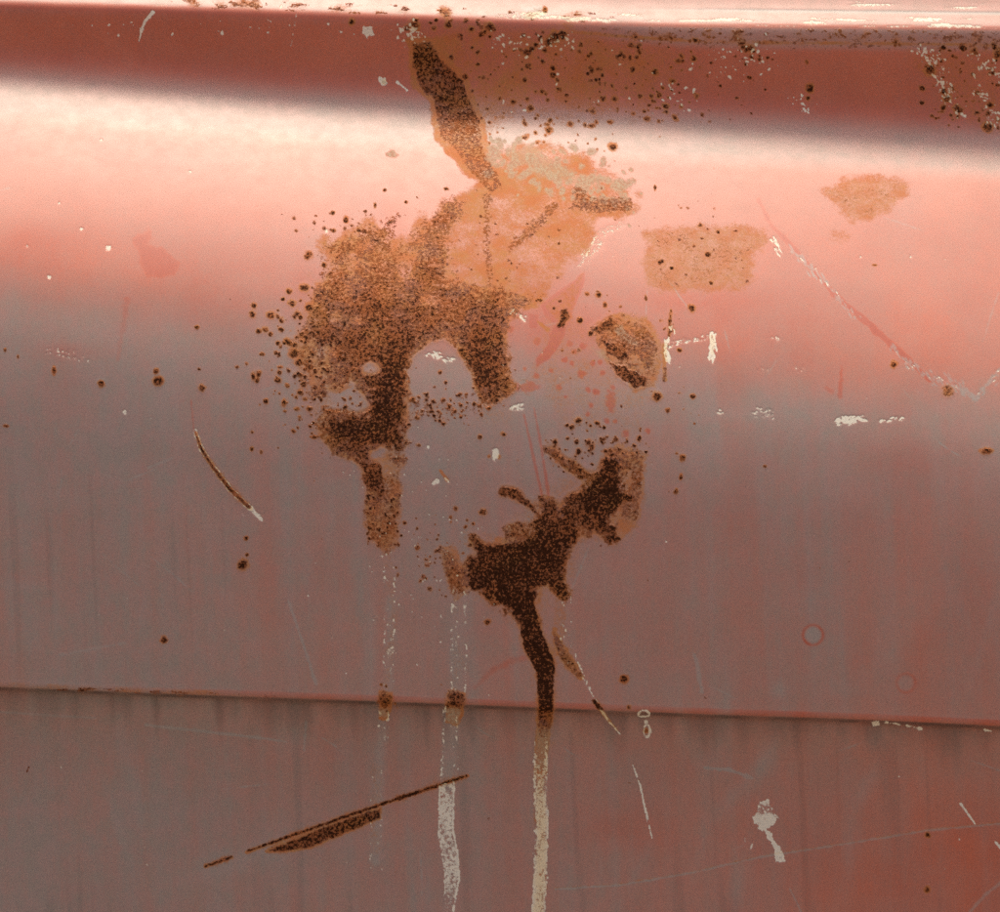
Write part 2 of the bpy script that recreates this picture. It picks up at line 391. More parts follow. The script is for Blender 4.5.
area('crust', [(575, 492), (600, 470), (608, 448), (620, 452), (620, 500), (590, 540), (570, 530)], .4, 6, 8, 3)
area('crust', [(504, 528), (520, 522), (536, 524), (530, 545), (505, 546)], .45, 4, 7, 2)
area('crust', [(441, 548), (450, 552), (466, 572), (466, 592), (454, 598), (446, 580)], .40, 4, 6, 2)
line('crust', [(545, 448), (560, 458), (575, 470), (592, 480)], [5, 8, 9, 12], .6, 3, 5, 1.5)
line('crust', [(505, 492), (516, 494), (528, 505), (538, 514)], [11, 9, 4, 4], .75, 2.5, 4, 1.5)
# main drip
area('crust', [(519, 612), (534, 604), (538, 620), (543, 637), (551, 655), (555, 668), (553, 690), (553, 712), (539, 712), (538, 690), (536, 672), (526, 652), (521, 636)], 1.15, 1.5, 6, 1)
area('crust', [(538, 708), (553, 708), (551, 724), (548, 738), (538, 738)], lambda u, v: .75-.55*sst(712, 738, v), 2, 6, 1.5)
area('stain', [(537, 706), (553, 706), (549, 750), (546, 775), (534, 775), (535, 745)], .95, 1.5, 6, 1.5)
area('buff', [(537, 728), (549, 728), (547, 770), (534, 770)], .5, 1.5, 6, 2)
area('chip', [(534, 752), (547, 752), (546, 785), (548, 805), (548, 830), (546, 870), (545, 925), (531, 925), (533, 880), (537, 835), (536, 810), (534, 785)],
     lambda u, v: .25+.55*sst(752, 800, v)+.6*(fbm(u, v, 12, 24, 38, 3)-.5), 1.5, 6, 1.2)
for s_ in (-1, 1):
    line('chip', [(541+s_*6.0, 742), (540.5+s_*6, 770), (540.5+s_*6, 800), (542.5+s_*5.5, 820), (541+s_*6, 850), (538.5+s_*6, 925)], 1.6, .85, .7, 4, .6, brk=.42)
line('stain', [(541, 745), (540, 800), (542, 850), (538, 925)], 12, .85, 2, 6, 4)
# second and third run marks
area('crust', [(449, 692), (465, 694), (463, 704), (459, 709), (452, 706), (447, 708)], .74, 4, 3.5, 2)
scatter(14, gauss(456, 703, 7, 8), .8, 2.2, 1.5, core=.7, halo=.8)
scatter(12, gauss(386, 702, 5, 8), .8, 2.0, 1.5, core=.7, halo=.8)
area('stain', [(446, 692), (466, 693), (463, 716), (458, 728), (446, 722)], .95, 2, 5, 1.5)
area('buff', [(446, 708), (460, 708), (458, 724), (447, 722)], .8, 2, 4, 1.5)
for pts, bk in [([(452, 600), (452, 650), (451, 690)], .60), ([(464, 590), (466, 650), (465, 692)], .52), ([(446, 706), (443, 740), (441, 782)], .50), ([(459, 715), (455, 750), (454, 782)], .52),
                ([(456, 600), (458, 690)], .62)]:
    line('chip', pts, 2.2, .7, .8, 3, .7, brk=bk+.04)
area('chip', [(441, 783), (454, 781), (453, 812), (453, 838), (458, 852), (459, 880), (456, 900), (452, 925), (445, 925), (444, 890), (443, 862), (441, 855), (438, 838), (439, 810)],
     lambda u, v: (.62+.6*(fbm(u, v, 9, 18, 39, 3)-.5))*(1-.7*sst(870, 920, v)), 2, 5, 1.2)
line('chip', [(440, 785), (439, 812), (439, 836)], 1.8, 1, .6, 4, .6, brk=.25)
line('chip', [(454, 783), (453, 830), (458, 855), (459, 880), (455, 900), (451, 925)], 2.0, 1, .7, 4, .6, brk=.25)
line('chip', [(441, 850), (445, 872), (445, 895)], 2.0, .9, .9, 4, .6, brk=.45)
area('crust', [(381, 693), (392, 694), (390, 704), (386, 707), (380, 704)], .7, 4, 3.5, 2)
area('stain', [(379, 691), (393, 692), (391, 712), (387, 722), (378, 718)], .95, 2, 5, 1.5)
area('buff', [(380, 708), (389, 708), (387, 718), (380, 716)], .6, 2, 4, 1.5)
for pts, bk in [([(393, 560), (396, 600), (392, 650), (389, 692)], .6), ([(385, 610), (384, 660), (384, 690)], .6), ([(379, 716), (381, 735), (385, 742)], .52), ([(388, 712), (384, 742)], .55),
                ([(381, 790), (378, 840)], .62), ([(372, 770), (370, 860)], .64)]:
    line('chip', pts, 2.0, .6, .8, 3, .7, brk=bk+.04)
line('stain', [(388, 560), (394, 600), (390, 650), (386, 692)], 9, .3, 2, 6, 3)
line('stain', [(457, 595), (459, 650), (457, 692)], 14, .22, 2, 6, 4)
line('stain', [(378, 770), (374, 850)], 12, .3, 3, 6, 4)
area('chip', [(386, 650), (393, 645), (395, 652), (388, 658)], .5, 1.5, 4, 1)
for x0, w_, y0, y1, n in [(459, 15, 590, 692, 50), (450, 16, 706, 784, 44), (389, 11, 560, 690, 40), (384, 10, 712, 742, 24), (376, 12, 770, 880, 22), (540, 12, 735, 765, 24), (566, 10, 590, 640, 16), (540.5, 13, 765, 912, 60)]:
    for _ in range(n):
        x = x0 + w_*.5*(R.choice([-1, 1])*(.75+.3*R.random()) if R.random() < .7 else R.uniform(-1, 1))
        fleck(x, R.uniform(y0, y1), .4+.9*R.random()**2, .5+.4*R.random(), 1+R.random(), 1.57)
line('grey', [(459, 592), (458, 650), (457, 690)], 13, .18, 2, 6, 4)
line('grey', [(452, 706), (449, 745), (447, 784)], 15, .3, 2, 6, 3)
line('grey', [(391, 600), (388, 690)], 9, .3, 2, 6, 4)
line('grey', [(384, 712), (380, 760), (376, 860)], 10, .3, 2, 6, 4)
# right hand branch of the run
line('crust', [(554, 632), (560, 648), (570, 664), (580, 675)], [3, 8, 9, 5], .45, 2, 4, 1.2)
line('stain', [(554, 630), (560, 648), (570, 664), (581, 677)], [5, 11, 12, 7], .9, 2, 4, 1.5)
line('chip', [(566, 640), (576, 656), (582, 672), (590, 690)], 2.2, .8, 1, 3, .6, brk=.5)
line('chip', [(582, 676), (592, 694), (598, 702)], 1.8, .6, .6, 3, .6, brk=.3)
line('crust', [(594, 701), (601, 709)], [4, 4], 1.0, 1, 3, .8)
line('chip', [(600, 708), (608, 720), (620, 734)], [2.6, 2.6, 1.4], .85, .6, 3, .6, brk=.25)
line('stain', [(596, 703), (608, 720), (618, 731)], [5, 4, 2], .9, .6, 3, .8)
line('chip', [(633, 765), (640, 785), (646, 812), (652, 838)], [1.4, 2, 2.6, 1.4], 1, .5, 3, .6, brk=.28)
for k in range(28):                                   # little ring shaped flake under the seam
    a = k/28*6.28
    fleck(644+5.5*math.cos(a), 714+3*math.sin(a)+(.6*math.cos(2*a)), 1.2, .85)
    fleck(647+3*math.cos(a), 731+6*math.sin(a), 1.25, .8)
fleck(646, 722, 2.2, .9); spot(646, 731, 2.2, .5, .9); spot(629, 707, 2.5, .5, .8, 1.3, 1.5)

# scratches with rust
line('chip', [(195, 431), (201, 448), (213, 467), (230, 489), (248, 506), (262, 520)], [4.5, 5, 5.2, 5, 5.6, 2.5], .8, .9, 4, .6)
line('crust', [(196, 434), (201, 448), (213, 467), (230, 489), (249, 507)], [1.5, 2.6, 3.0, 3.8, 3.4], .72, .6, 4, .7)
line('stain', [(196, 433), (201, 448), (213, 467), (230, 489), (250, 508)], [3.5, 5, 5.6, 5.8, 5], 1, .6, 4, .8)
line('stain', [(247, 852), (330, 822), (400, 798), (467, 776)], 4.2, .95, .8, 4, .8)
line('crust', [(248, 851), (330, 822), (400, 798), (466, 776)], [1.8, 2.6, 3.2, 2.6], .95, .9, 4, .7)
line('stain', [(206, 866), (232, 857)], 4.5, .9, .8, 4, .8)
line('crust', [(206, 866), (232, 857)], 2.4, .8, 1.0, 4, .7)
wedge = [(266, 851), (286, 843), (325, 827), (358, 815), (381, 808), (380, 818), (345, 833), (308, 848), (280, 852)]
area('stain', wedge, 1, 1.2, 5, 1, 1.5); area('crust', wedge, .78, 1.5, 5, 1, -.3)
# edge dust that came off around them
blur_blob('grey', 235, 862, 60, 14, .35, -.33)

sl, d = sdf_line([(195, 431), (201, 448), (213, 467), (230, 489), (249, 507)], [2.4, 3.4, 3.8, 4.2, 4.0])
cut('chip', sl, sst(-.6, .8, d))
# --- hand placed pits
for x, y, r, el_ in [(304, 288, 5.5, 1.3), (289, 291, 3.5, 1), (283, 299, 2.2, 1), (292, 303, 4, 1), (297, 313, 3.2, 1), (309, 307, 4.5, .9), (271, 315, 5, 1.2), (258, 331, 3.8, 1.4), (265, 329, 3, 1),
                     (287, 340, 3.2, 1), (311, 324, 2.4, 1.4), (278, 343, 2.4, 1), (294, 353, 5.5, 1), (276, 353, 2.2, 1), (262, 354, 2.6, 1.2), (253, 376, 3.8, .6), (257, 380, 3, .8), (280, 367, 3, 1.8),
                     (299, 362, 4.5, 1), (300, 375, 3, 1), (284, 403, 4.5, .55), (305, 399, 2.6, 1), (252, 432, 2, 1), (252, 449, 2.4, 1), (261, 452, 2.2, .8), (346, 220, 3.4, .8),
                     (333, 213, 2.2, 1), (334, 230, 2.2, 1), (359, 230, 2.5, 1.2), (385, 190, 2.6, 1.4), (375, 205, 3, .5), (406, 202, 2.2, 1.8), (446, 189, 2.4, 1.4), (324, 265, 3, 1),
                     (54, 370, 5, .42), (101, 384, 4, 1), (156, 371, 3, 1), (158, 381, 6, 1.1), (197, 327, 2.6, 1.3), (202, 388, 4.2, .9), (199, 369, 1.6, 1), (5, 350, 2.2, .6), (6, 426, 2.4, 1.3),
                     (18, 357, 2, .7), (237, 367, 2, 1.2), (243, 565, 6, 1), (246, 538, 2.8, 1.2), (247, 555, 2, 1), (164, 640, 4, 1), (624, 679, 4.5, 1), (487, 622, 3.5, 1.3),
                     (894, 364, 4, .9), (986, 451, 7, 2.0), (765, 466, 2, 1.2), (875, 265, 2.6, 2), (928, 835, 3, 1), (927, 890, 3.5, 1), (683, 458, 4, .8), (681, 476, 3.5, .5), (676, 492, 3.5, .7),
                     (692, 308, 4, 1), (693, 396, 3, 1), (668, 410, 2.5, 1), (679, 350, 2.5, 1), (613, 147, 5, 1.2), (655, 188, 3, .5), (810, 88, 5, .9), (807, 62, 2.6, .8), (808, 98, 2.4, 1),
                     (545, 10, 4, .7), (512, 492, 6, 1.3), (483, 512, 3.5, 1), (473, 524, 2, 1), (503, 434, 3, 1.3), (480, 437, 2.5, 1), (418, 445, 3, 1.4), (418, 418, 2.6, 1.4), (412, 400, 3.4, 1.3),
                     (474, 404, 2.4, 1), (489, 408, 2.6, 1.3), (314, 437, 3.2, 1.5), (345, 407, 2.2, 1), (599, 295, 3, 1), (587, 294, 2.4, 1), (540, 300, 3, 1.4), (660, 262, 3, .8), (646, 298, 3, .4),
                     (605, 305, 3, .7), (580, 320, 3, 1), (657, 396, 5, 1), (591, 333, 3, 1), (669, 322, 3.5, .25), (578, 420, 4, 1.1), (592, 447, 3, 1), (612, 455, 3, 1), (440, 372, 2, 1),
                     (700, 225, 2.4, 1), (708, 254, 3, 1), (702, 238, 2, 1), (672, 268, 2.6, 1), (662, 261, 2.2, 1), (718, 232, 2.2, 1), (711, 283, 2.4, 1), (694, 246, 1.8, 1)]:
    spot(x, y, r*.85, .85, .85, el=1.0/max(el_, .3) if el_ < 1 else 1, ang=1.57 if el_ < 1 else 0) if el_ < 1 else spot(x, y, r*.85, .85, .85, el=el_, ang=0)
spot(948, 391, 6.5, .42, .1)
# red dots where only the chalk has gone
for x, y, r, e in [(537, 341, 3, .8), (551, 336, 2.5, 1), (570, 344, 3, 1), (583, 346, 3.4, 1), (565, 360, 3, 1), (572, 363, 2.8, 1), (593, 363, 3, 1), (600, 362, 2.6, 1), (603, 373, 3, 1),
                   (596, 392, 3.5, 1), (588, 390, 3, 1), (582, 374, 4, 1), (611, 401, 5.5, .5), (591, 405, 3, 1), (588, 414, 2.6, 1), (607, 421, 3, 1), (615, 421, 2.6, 1), (559, 387, 3.4, 1),
                   (536, 376, 3, 1), (551, 371, 2.6, 1), (525, 369, 2, 1), (527, 387, 6, 2), (626, 434, 4, 1), (510, 329, 3.4, 1), (505, 314, 3, 1), (648, 431, 3, 1), (565, 397, 2, 1), (574, 352, 2.6, 1), (613, 387, 3, 1)]:
    fleck(x, y, r, .85, e if e >= 1 else 1/e, 0 if e >= 1 else 1.57, 'fresh')
    fleck(x, y, r*1.7, .35, 1, 0, 'stain')

# --- scattered specks
scatter(110, inbox(470, 42, 600, 145), .8, 3.0, 2.4, core=.75, halo=.85, hs=2.2)
scatter(90, inbox(590, 35, 700, 130), .8, 3.0, 2.4, core=.75, halo=.85, hs=2.2)
area('stain', [(900, 45), (1006, 45), (1006, 140), (970, 125), (935, 95)], .4, 12, 20, 12)
scatter(50, inbox(925, 48, 1004, 120), .8, 2.8, 2, core=.65, halo=.7)
scatter(40, inbox(560, 60, 770, 120), .7, 2.4, 2, core=.8, halo=.5)
scatter(22, inbox(400, 18, 560, 40), 1.5, 3.8, 1.5, core=.75, halo=.5)
scatter(60, gauss(350, 232, 28, 12), .8, 2.6, 2, core=.6, halo=.5)
scatter(60, gauss(350, 402, 18, 12), .7, 2, 2, core=.7, halo=.6)
scatter(60, gauss(440, 402, 30, 12), .7, 2.4, 2, core=.8, halo=.7)
scatter(110, gauss(318, 350, 16, 45), .8, 3.4, 2, core=.8, halo=.7)
scatter(90, gauss(300, 365, 24, 34), .8, 3.6, 2, core=.8, halo=.75)
scatter(45, inbox(405, 400, 470, 425), .7, 2.2, 2, core=.8, halo=.7)
scatter(60, inbox(445, 215, 560, 320), .7, 2.2, 2, core=.55, halo=.4)
scatter(60, gauss(600, 445, 22, 14), .8, 3, 2, core=.9, halo=.7)
scatter(45, inbox(545, 440, 640, 475), .8, 2.2, 2, core=.85, halo=.6)
scatter(60, gauss(440, 555, 16, 24), .8, 2.4, 2, core=.7, halo=.7)
scatter(55, inbox(366, 490, 402, 548), .8, 2.8, 1.8, core=.85, halo=.6)
scatter(40, gauss(385, 330, 60, 60), .8, 2, 2, core=.6, halo=.4)
scatter(34, inbox(560, 290, 680, 380), .7, 2.6, 2, core=.5, halo=.6)
scatter(22, inbox(650, 228, 752, 288), .7, 2.2, 2, core=.6, halo=.3)
scatter(26, inbox(560, 120, 720, 240), .7, 1.8, 2, core=.4, halo=.5)
scatter(26, inbox(920, 45, 1000, 130), 1, 4, 2, core=.9, halo=.7)
scatter(20, inbox(640, 380, 700, 500), .7, 2, 2, core=.4, halo=.5)
scatter(30, inbox(0, 300, 1000, 900), .5, 1.5, 2, core=.5, halo=.3)
scatter(14, inbox(735, 45, 775, 60), 1, 2.6, 2, core=.8, halo=.6)
for x, y, r in [(555, 37, 7), (562, 35, 6), (548, 42, 5), (545, 50, 3.5), (527, 52, 5.5), (532, 49, 4), (553, 68, 4), (553, 75, 3.5), (591, 54, 2.6), (621, 54, 4), (633, 69, 3.5), (655, 72, 4.5), (631, 45, 3.5),
                (602, 75, 3), (548, 100, 2.6), (528, 66, 3.5), (465, 77, 3.6), (452, 57, 4), (416, 26, 4.5), (434, 28, 3), (448, 25, 4), (471, 29, 3.6), (489, 27, 5), (485, 32, 3), (478, 52, 3), (500, 98, 3), (527, 99, 2.6),
                (602, 98, 3), (549, 130, 4), (483, 78, 3), (930, 70, 6.5), (947, 98, 5), (956, 108, 4), (988, 127, 6), (974, 51, 4.5), (998, 54, 6), (990, 105, 4), (750, 48, 5), (743, 43, 3.5), (695, 40, 3.5), (352, 21, 4)]:
    spot(x, y, r*.82, .78, .85, 1+.3*R.random(), R.random()*3, 1.9)
# crusty strip in the step under the bead, and orange edge below it
strip = sst(1, 4, V-BB)*(1-sst(8, 18, V-BB-9*STR[None, :]))*sst(520, 700, U)
put('crust', (slice(None), slice(None)), strip*sst(.42, .8, fbm(U, V, 5, 3, 71, 3)), .5)
put('grey', (slice(None), slice(None)), strip, .45)
edge = np.exp(-((V-BB-9-8*STR[None, :])/2.5)**2)*sst(470, 600, U)*(.3+1.1*fbm(U, V, 30, 5, 172, 2))
put('stain', (slice(None), slice(None)), edge, .85)
edge0 = np.exp(-((V-BB-3)/3)**2)*sst(700, 300, U)
put('fresh', (slice(None), slice(None)), edge0, .5)
# worn-through primer along the bead and wear line at far right
bead = sst(-12, -8, V-BB)*(1-sst(-2, 2, V-BB))
put('chip', (slice(None), slice(None)), bead*sst(.50, .64, fbm(U, V, 26, 3, 73, 3))*(.3+.7*sst(450, 600, U)), .8)
upper = np.exp(-((V-3.5-(U-830)*.02)/3)**2)*sst(820, 850, U)
put('chip', (slice(None), slice(None)), upper*sst(.5, .62, fbm(U, V, 30, 2.4, 74, 3)), .8)
grv = np.exp(-((V-11.5-(U-850)*.012)/1.5)**2)*sst(600, 800, U)
put('grey', (slice(None), slice(None)), grv, .8)
H -= .8*grv
put('crust', (slice(None), slice(None)), bead*sst(.62, .72, fbm(U, V, 9, 4, 75, 2))*sst(160, 200, U)*sst(640, 560, U), .5)
area('grey', [(522, 8), (540, 7), (552, 13), (545, 16), (530, 14)], .8, 2, 5, 1.5)

# --- chips: paler primer showing
line('chip', [(153, 12), (146, 20), (141, 31), (139, 41)], [4, 3, 2.2, 1.6], 1, .4)
line('chip', [(297, 12), (291, 46)], 1.2, .5, .4)
area('chip', [(361, 28), (372, 27), (374, 35), (367, 38)], .9, 2.5, 4, .8)
area('chip', [(378, 77), (386, 78), (388, 84), (381, 85)], .9, 2, 4, .8); spot(384, 82, 2.2, .4, .9)
line('chip', [(397, 82), (407, 90)], [3, 2.4], .9, 1, 3)
for _ in range(240):
    q = R.random()
    if q < .22: x, y = R.normal(410, 8), R.normal(33, 6)
    elif q < .45: x, y = R.uniform(490, 580), R.normal(43, 5)
    elif q < .7: x, y = R.normal(735, 22), R.normal(58, 11)
    elif q < .85: x, y = R.uniform(460, 700), R.uniform(40, 115)
    else: x, y = R.uniform(60, 400), R.normal(24, 6)
    fleck(x, y, .55+1.2*R.random()**2, .85, 1+R.random(), R.random()*3)
for x0, y0, x1, y1, n in [(918, 52, 945, 66, 60), (930, 66, 950, 90, 30), (938, 80, 962, 115, 50), (970, 55, 1002, 75, 45), (976, 85, 1002, 130, 60), (980, 125, 1004, 135, 10), (790, 95, 812, 112, 16), (665, 85, 685, 110, 16)]:
    for _ in range(n):
        t = R.random(); x = x0+(x1-x0)*t+R.normal(0, 3.8); y = y0+(y1-y0)*t+R.normal(0, 4)
        fleck(x, y, .5+1.2*R.random()**2, .75, 1+R.random(), 1.57*R.random())
fleck(495.5, 454, 3.3, 1.0, 2.3, 1.57, 'chip')
spot(489, 456, 1.6, .3, .8); spot(499, 457, 1.8, .3, .8)
def whisk(x, y, w, h, ang, n, val=.9, L=7, fan=.4):
    for _ in range(n):
        t = R.uniform(-.5, .5); s = R.uniform(-.5, .5)
        px = x+t*w*math.cos(ang)-s*h*math.sin(ang); py = y+t*w*math.sin(ang)+s*h*math.cos(ang)
        fleck(px, py, .75+.6*R.random(), val, L*(.4+.6*R.random())/2, ang+R.normal(0, fan))
whisk(440, 356, 28, 8, .35, 26)
whisk(849, 420, 30, 7, -.2, 40); whisk(893, 419, 26, 4, -.15, 14, .8, 5); whisk(765, 413, 22, 9, .1, 22, .55); whisk(721, 412, 7, 4, .3, 6, .8, 4)
whisk(518, 408, 13, 7, -.5, 16, .95, 5); whisk(775, 338, 6, 4, .6, 4, .6, 4); whisk(762, 370, 5, 12, 1.4, 6, .4, 5); whisk(800, 368, 8, 12, 1.2, 7, .4, 5)
whisk(690, 340, 40, 5, -.22, 26, .5, 8); whisk(667, 350, 22, 5, 1.5, 22, .9, 9, .12); whisk(713, 347, 26, 7, 1.65, 34, .9, 10, .15); whisk(672, 330, 10, 4, 1.2, 8, .8, 6)
line('stain', [(664, 345), (665, 380)], [5, 4], .9, 1); line('crust', [(665, 368), (664, 380)], [3, 3], .5, .8)
line('crust', [(671, 310), (669, 335)], [1.6, 2.4], .6, .5); line('stain', [(671, 310), (669, 335)], [3, 4], .8, .5)
line('stain', [(712, 338), (713, 352)], [6, 4], .4, 1)
whisk(776, 246, 16, 6, 1.1, 16, .75, 8, .15)
# long graze running down to the right
line('fresh', [(758, 200), (772, 226), (800, 255), (835, 295), (870, 325), (905, 357), (930, 380)], [2, 3, 3, 4, 6, 6, 3], .95, 1.5, 6, 1.2)
for x0, y0, x1, y1, n, v_ in [(790, 248, 830, 285, 40, .75), (812, 272, 826, 286, 16, .8), (830, 290, 862, 322, 18, .6), (890, 345, 908, 362, 14, .65), (905, 360, 935, 382, 26, .7), (925, 372, 975, 398, 40, .6), (948, 372, 972, 398, 20, .5), (976, 398, 1004, 366, 46, .6)]:
    a = math.atan2(y1-y0, x1-x0)
    for _ in range(n):
        t = R.random()
        fleck(x0+(x1-x0)*t+R.normal(0, 2), y0+(y1-y0)*t+R.normal(0, 2), .6+.5*R.random(), v_*.85, 2+2.5*R.random(), a+.25+R.normal(0, .12), 'grey' if R.random() < .9 else 'chip')
whisk(67, 354, 46, 10, .25, 26, .55, 3); whisk(258, 516, 14, 4, .8, 8, .6, 5)
# big white chip
area('chip', [(757, 812), (762, 802), (768, 800), (770, 808), (777, 812), (776, 824), (768, 832), (757, 829), (754, 822)], lambda u, v: .8+1.2*(fbm(u, v, 6, 6, 66, 2)-.5), 4, 5, .8)
area('chip', [(763, 828), (770, 832), (776, 842), (785, 854), (784, 861), (776, 862), (773, 846), (766, 836)], 1, 2, 4, .8)
line('chip', [(745, 838), (746, 846)], 1.5, .7); line('chip', [(754, 840), (749, 852)], [2, 1], .7, .6, 3, .6, .3)
line('chip', [(961, 804), (968, 814), (975, 824)], [2.8, 1.8, 1.6], 1, .4)
line('chip', [(995, 842), (1003, 850)], [2, 5], .95, .6)
area('chip', [(872, 722), (879, 721), (881, 725), (874, 726)], 1, 1, 4, .8)
line('chip', [(885, 722), (905, 725), (921, 729)], [1.4, 2, 4], .85, 1, 3, .6, .35)
line('chip', [(985, 730), (991, 731)], [2, 2.4], .8, .6)
line('chip', [(433, 484), (437, 481)], [2.5, 4.5], 1, .8)
line('chip', [(445, 478), (449, 482)], 2.0, .8, .8); line('stain', [(440, 470), (447, 480)], [3, 4], .8, 1)
for _ in range(150):
    x, y = R.uniform(0, 1000), R.uniform(110, 900)
    fleck(x, y, .45+.75*R.random()**4, .55, 1+.5*R.random(), R.random()*3)
for _ in range(130):
    x, y = R.normal(430, 45), R.normal(540, 60)
    fleck(x, y, .5+.6*R.random(), .7)
for x, y, r in [(109, 248, 3.2), (82, 229, 1.8), (49, 277, 2), (59, 203, 1.5), (190, 172, 1.8), (101, 140, 1.6), (125, 412, 2.0), (27, 246, 1.2), (428, 447, 1.7), (327, 231, 2)]:
    fleck(x, y, r, .8)
line('crust', [(27, 772), (29, 767)], 1.6, .8, .4)
# cream bits around the thin rust right of the arch
whisk(520, 316, 26, 5, .5, 14, .45, 6); line('stain', [(538, 322), (548, 330)], [3, 5], .8, 1); line('chip', [(519, 314), (524, 320)], [2, 3], .6, 1)
area('buff', [(612, 328), (622, 325), (630, 335), (640, 345), (630, 345), (620, 338)], .8, 3, 5, 2)
area('buff', [(590, 348), (604, 350), (612, 362), (600, 358)], .5, 3, 5, 2)
area('crust', [(592, 330), (612, 316), (642, 320), (656, 342), (656, 365), (648, 386), (632, 384), (616, 366), (600, 346)], lambda u, v: .26+.8*(fbm(u, v, 10, 10, 47, 2)-.5), 8, 7, 6)
dd = lambda u, v: .62+.5*(fbm(u, v, 9, 9, 44, 2)-.5)
area('crust', [(592, 328), (606, 320), (612, 316), (614, 328), (600, 336)], dd, 3, 6, 1.5)
area('crust', [(600, 338), (612, 344), (622, 352), (626, 350), (630, 358), (622, 360), (608, 352)], .75, 3, 6, 1.5)
area('crust', [(610, 362), (622, 366), (634, 370), (648, 378), (646, 387), (632, 386), (620, 376)], .78, 3, 6, 1.5)
area('crust', [(634, 322), (648, 328), (658, 345), (656, 362), (648, 372), (638, 352), (636, 338)], .42, 4, 6, 2)
_h = blur((M['crust'] > .28).astype(float)*inside, 24)
M['stain'] = np.maximum(M['stain'], np.clip(_h*1.75, 0, 1)*(.55+.6*fbm(U, V, 12, 12, 171, 2)))
H += .16*np.exp(-((_h-.30)/.14)**2)*sst(.04, .12, _h)
for k in M: M[k] = np.clip(M[k], 0, 1.0)
M['chip'][:] = np.where(M['crust'] > .75, M['chip']*.4, M['chip'])
print('masks done')

# ------------------------------------------------------------------ vertex positions
pit = (fbm(U, V, 3.5, 3.5, 81, 2)-.5)
Hp = H - .35*np.clip(M['chip'], 0, 1)*inside                      # chips are recessed through the paint
def world_pos(relief):
    y = Y - relief/1000.0
    k = 1 + y/CAM_D
    return np.stack([(U-500)/1000.0*k, y, ZC + (456-V)/1000.0*k], -1)
POS = world_pos(Hp)

